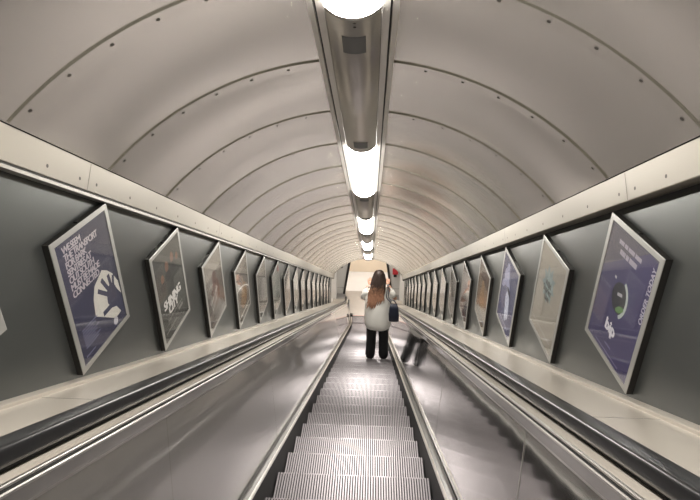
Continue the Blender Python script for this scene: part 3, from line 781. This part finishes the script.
b.build('top', M['shirt'], person)
# hair: cap and long strands down the back, drawn to the left
b = MB()
rings = []
for i in range(1, 12):
    t = PI*i/17
    rings.append([Vector((.094*math.sin(t)*math.cos(a), .106*math.sin(t)*math.sin(a) + .012 - .012*(i/12), .122*math.cos(t) + 1.60)) for a in [PI*1.0 - .35 + (PI + .7)*k/20 for k in range(21)]])
top_ = [Vector((0, .012, 1.722))]*21
b.loft([top_] + rings, closed=False)
rnd = random.Random(3)
for i in range(210):
    u = rnd.random(); a = PI + PI*u                      # around the back of the head
    x0, y0 = .086*math.cos(a), .092*math.sin(a) + .01
    z0 = 1.62 + rnd.uniform(-.06, .075)
    q_ = .93*math.sqrt(max(.05, 1 - ((z0 - 1.60)/.122)**2)); x0, y0 = .094*q_*math.cos(a), .106*q_*math.sin(a) + .006
    ex = -.055 + .088*math.cos(a)*1.1 + rnd.uniform(-.035, .03)
    ez = 1.14 + rnd.uniform(-.03, .16) + .12*max(0, math.cos(a))
    back = -.135 - .02*rnd.random()
    pts = []
    for k in range(8):
        f = k/7; z = z0 + (ez - z0)*f
        x = x0*(1 + (.16*math.sin(PI*min(1, f*2.2)))) + (ex - x0)*f**1.2 + .016*math.sin(8*f + i)*f; y = y0*(1.06 - .06*f) + (back - y0)*min(1, f*1.55)**1.1
        y -= .018*math.sin(PI*min(1, f*1.3))*abs(math.sin(a))
        if z < 1.30: y = min(y, -.155 - .01*math.sin(i))
        pts.append((x, y, z))
    r = rnd.uniform(.010, .016); b.tube(pts, [r*.7, r, r, r, r*.9, r*.8, r*.6, r*.15], 6, flat=.6)
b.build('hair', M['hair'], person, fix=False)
MW[person] = PM
for ch in person.children: MW[ch] = PM

# shoulder bag
def curve_pts(p, n=5):
    p = [Vector(q) for q in p]; out = []
    for i in range(len(p) - 1):
        a, b_, c, d = p[max(i - 1, 0)], p[i], p[i + 1], p[min(i + 2, len(p) - 1)]
        for k in range(n):
            t_ = k/n; out.append(.5*((2*b_) + (c - a)*t_ + (2*a - 5*b_ + 4*c - d)*t_*t_ + (3*b_ - a - 3*c + d)*t_**3))
    return out + [p[-1]]
bx = PX + HS*.238; by = fy - TD*.46 - HS*.215; bz = fz + HS*.95
bag = thing('shoulder_bag', 'dark navy bag hanging from the woman\'s right shoulder by a thin strap', 'bag', Matrix.Translation((bx, by, bz)))
b = MB()
def brect(z, w, d, dx=0): return [Vector((bx + dx + w*math.copysign(abs(math.cos(a))**.45, math.cos(a)), by + d*math.copysign(abs(math.sin(a))**.6, math.sin(a)), z)) for a in [2*PI*k/28 for k in range(28)]]
b.loft([brect(bz, .07, .03, .006), brect(bz + .012, .086, .044, .006), brect(bz + .14, .09, .046, .004), brect(bz + .26, .076, .036, 0), brect(bz + .34, .06, .014, -.006)])
b.build('pouch', M['navy'], bag)
b = MB(); sx = PX + HS*.125; szz = fz + HS*1.455
b.tube(curve_pts([(bx - .05, by, bz + .33), (bx - .066, by + .01, bz + .38), (sx + .0, fy - TD*.46 - HS*.165, fz + HS*1.33), (sx + .0, fy - TD*.46 - HS*.118, fz + HS*1.42), (sx + .012, fy - TD*.46 - HS*.02, szz + .012), (sx + .024, fy - TD*.46 + HS*.06, szz - .012), (sx + .036, fy - TD*.46 - HS*.02, szz + .004), (sx + .032, fy - TD*.46 - HS*.118, fz + HS*1.41), (sx + .04, fy - TD*.46 - HS*.165, fz + HS*1.32), (bx + .0, by + .01, bz + .40), (bx + .04, by, bz + .33)]), .009, 8)
b.build('strap', M['navy'], bag)

# ------------------------------------------------------------------ camera (fitted to the photograph)
F, YAW, PIT, ROL, DX, HN = 522.1721, -.0405, -.0773, -.0260, .0842, 1.2146
def rotm(y, p, r):
    cy, sy, cp, sp, cr, sr = math.cos(y), math.sin(y), math.cos(p), math.sin(p), math.cos(r), math.sin(r)
    Y = Matrix(((cy, 0, -sy), (0, 1, 0), (sy, 0, cy))); P = Matrix(((1, 0, 0), (0, cp, sp), (0, -sp, cp))); Q = Matrix(((cr, -sr, 0), (sr, cr, 0), (0, 0, 1)))
    return Q @ P @ Y
Rm = rotm(YAW, PIT, ROL)
def dirw(v): return W(*v) - W(0, 0, 0)
rt, up, fw = dirw(Rm[0]), dirw(Rm[1]), dirw(Rm[2])
cam = bpy.data.cameras.new('camera'); co = bpy.data.objects.new('camera', cam); C.objects.link(co)
cm = Matrix((rt, up, -fw)).transposed().to_4x4(); cm.translation = W(DX, HN, 0)
co.matrix_world = cm
cam.sensor_width = 36; cam.lens = F/700*36; cam.clip_start = .02
sc.camera = co

# ------------------------------------------------------------------ world and view
w = bpy.data.worlds.new('world'); sc.world = w; w.use_nodes = True
w.node_tree.nodes['Background'].inputs[0].default_value = (.9, .85, .8, 1); w.node_tree.nodes['Background'].inputs[1].default_value = .02
sc.view_settings.view_transform = 'Standard'; sc.view_settings.look = 'None'; sc.view_settings.gamma = 1; sc.view_settings.use_curve_mapping = False
sc.view_settings.exposure = 0.27
sc.cycles.max_bounces = 10; sc.cycles.glossy_bounces = 6; sc.cycles.diffuse_bounces = 5; sc.cycles.transparent_max_bounces = 12
sc.cycles.use_denoising = True; sc.cycles.sample_clamp_indirect = 6
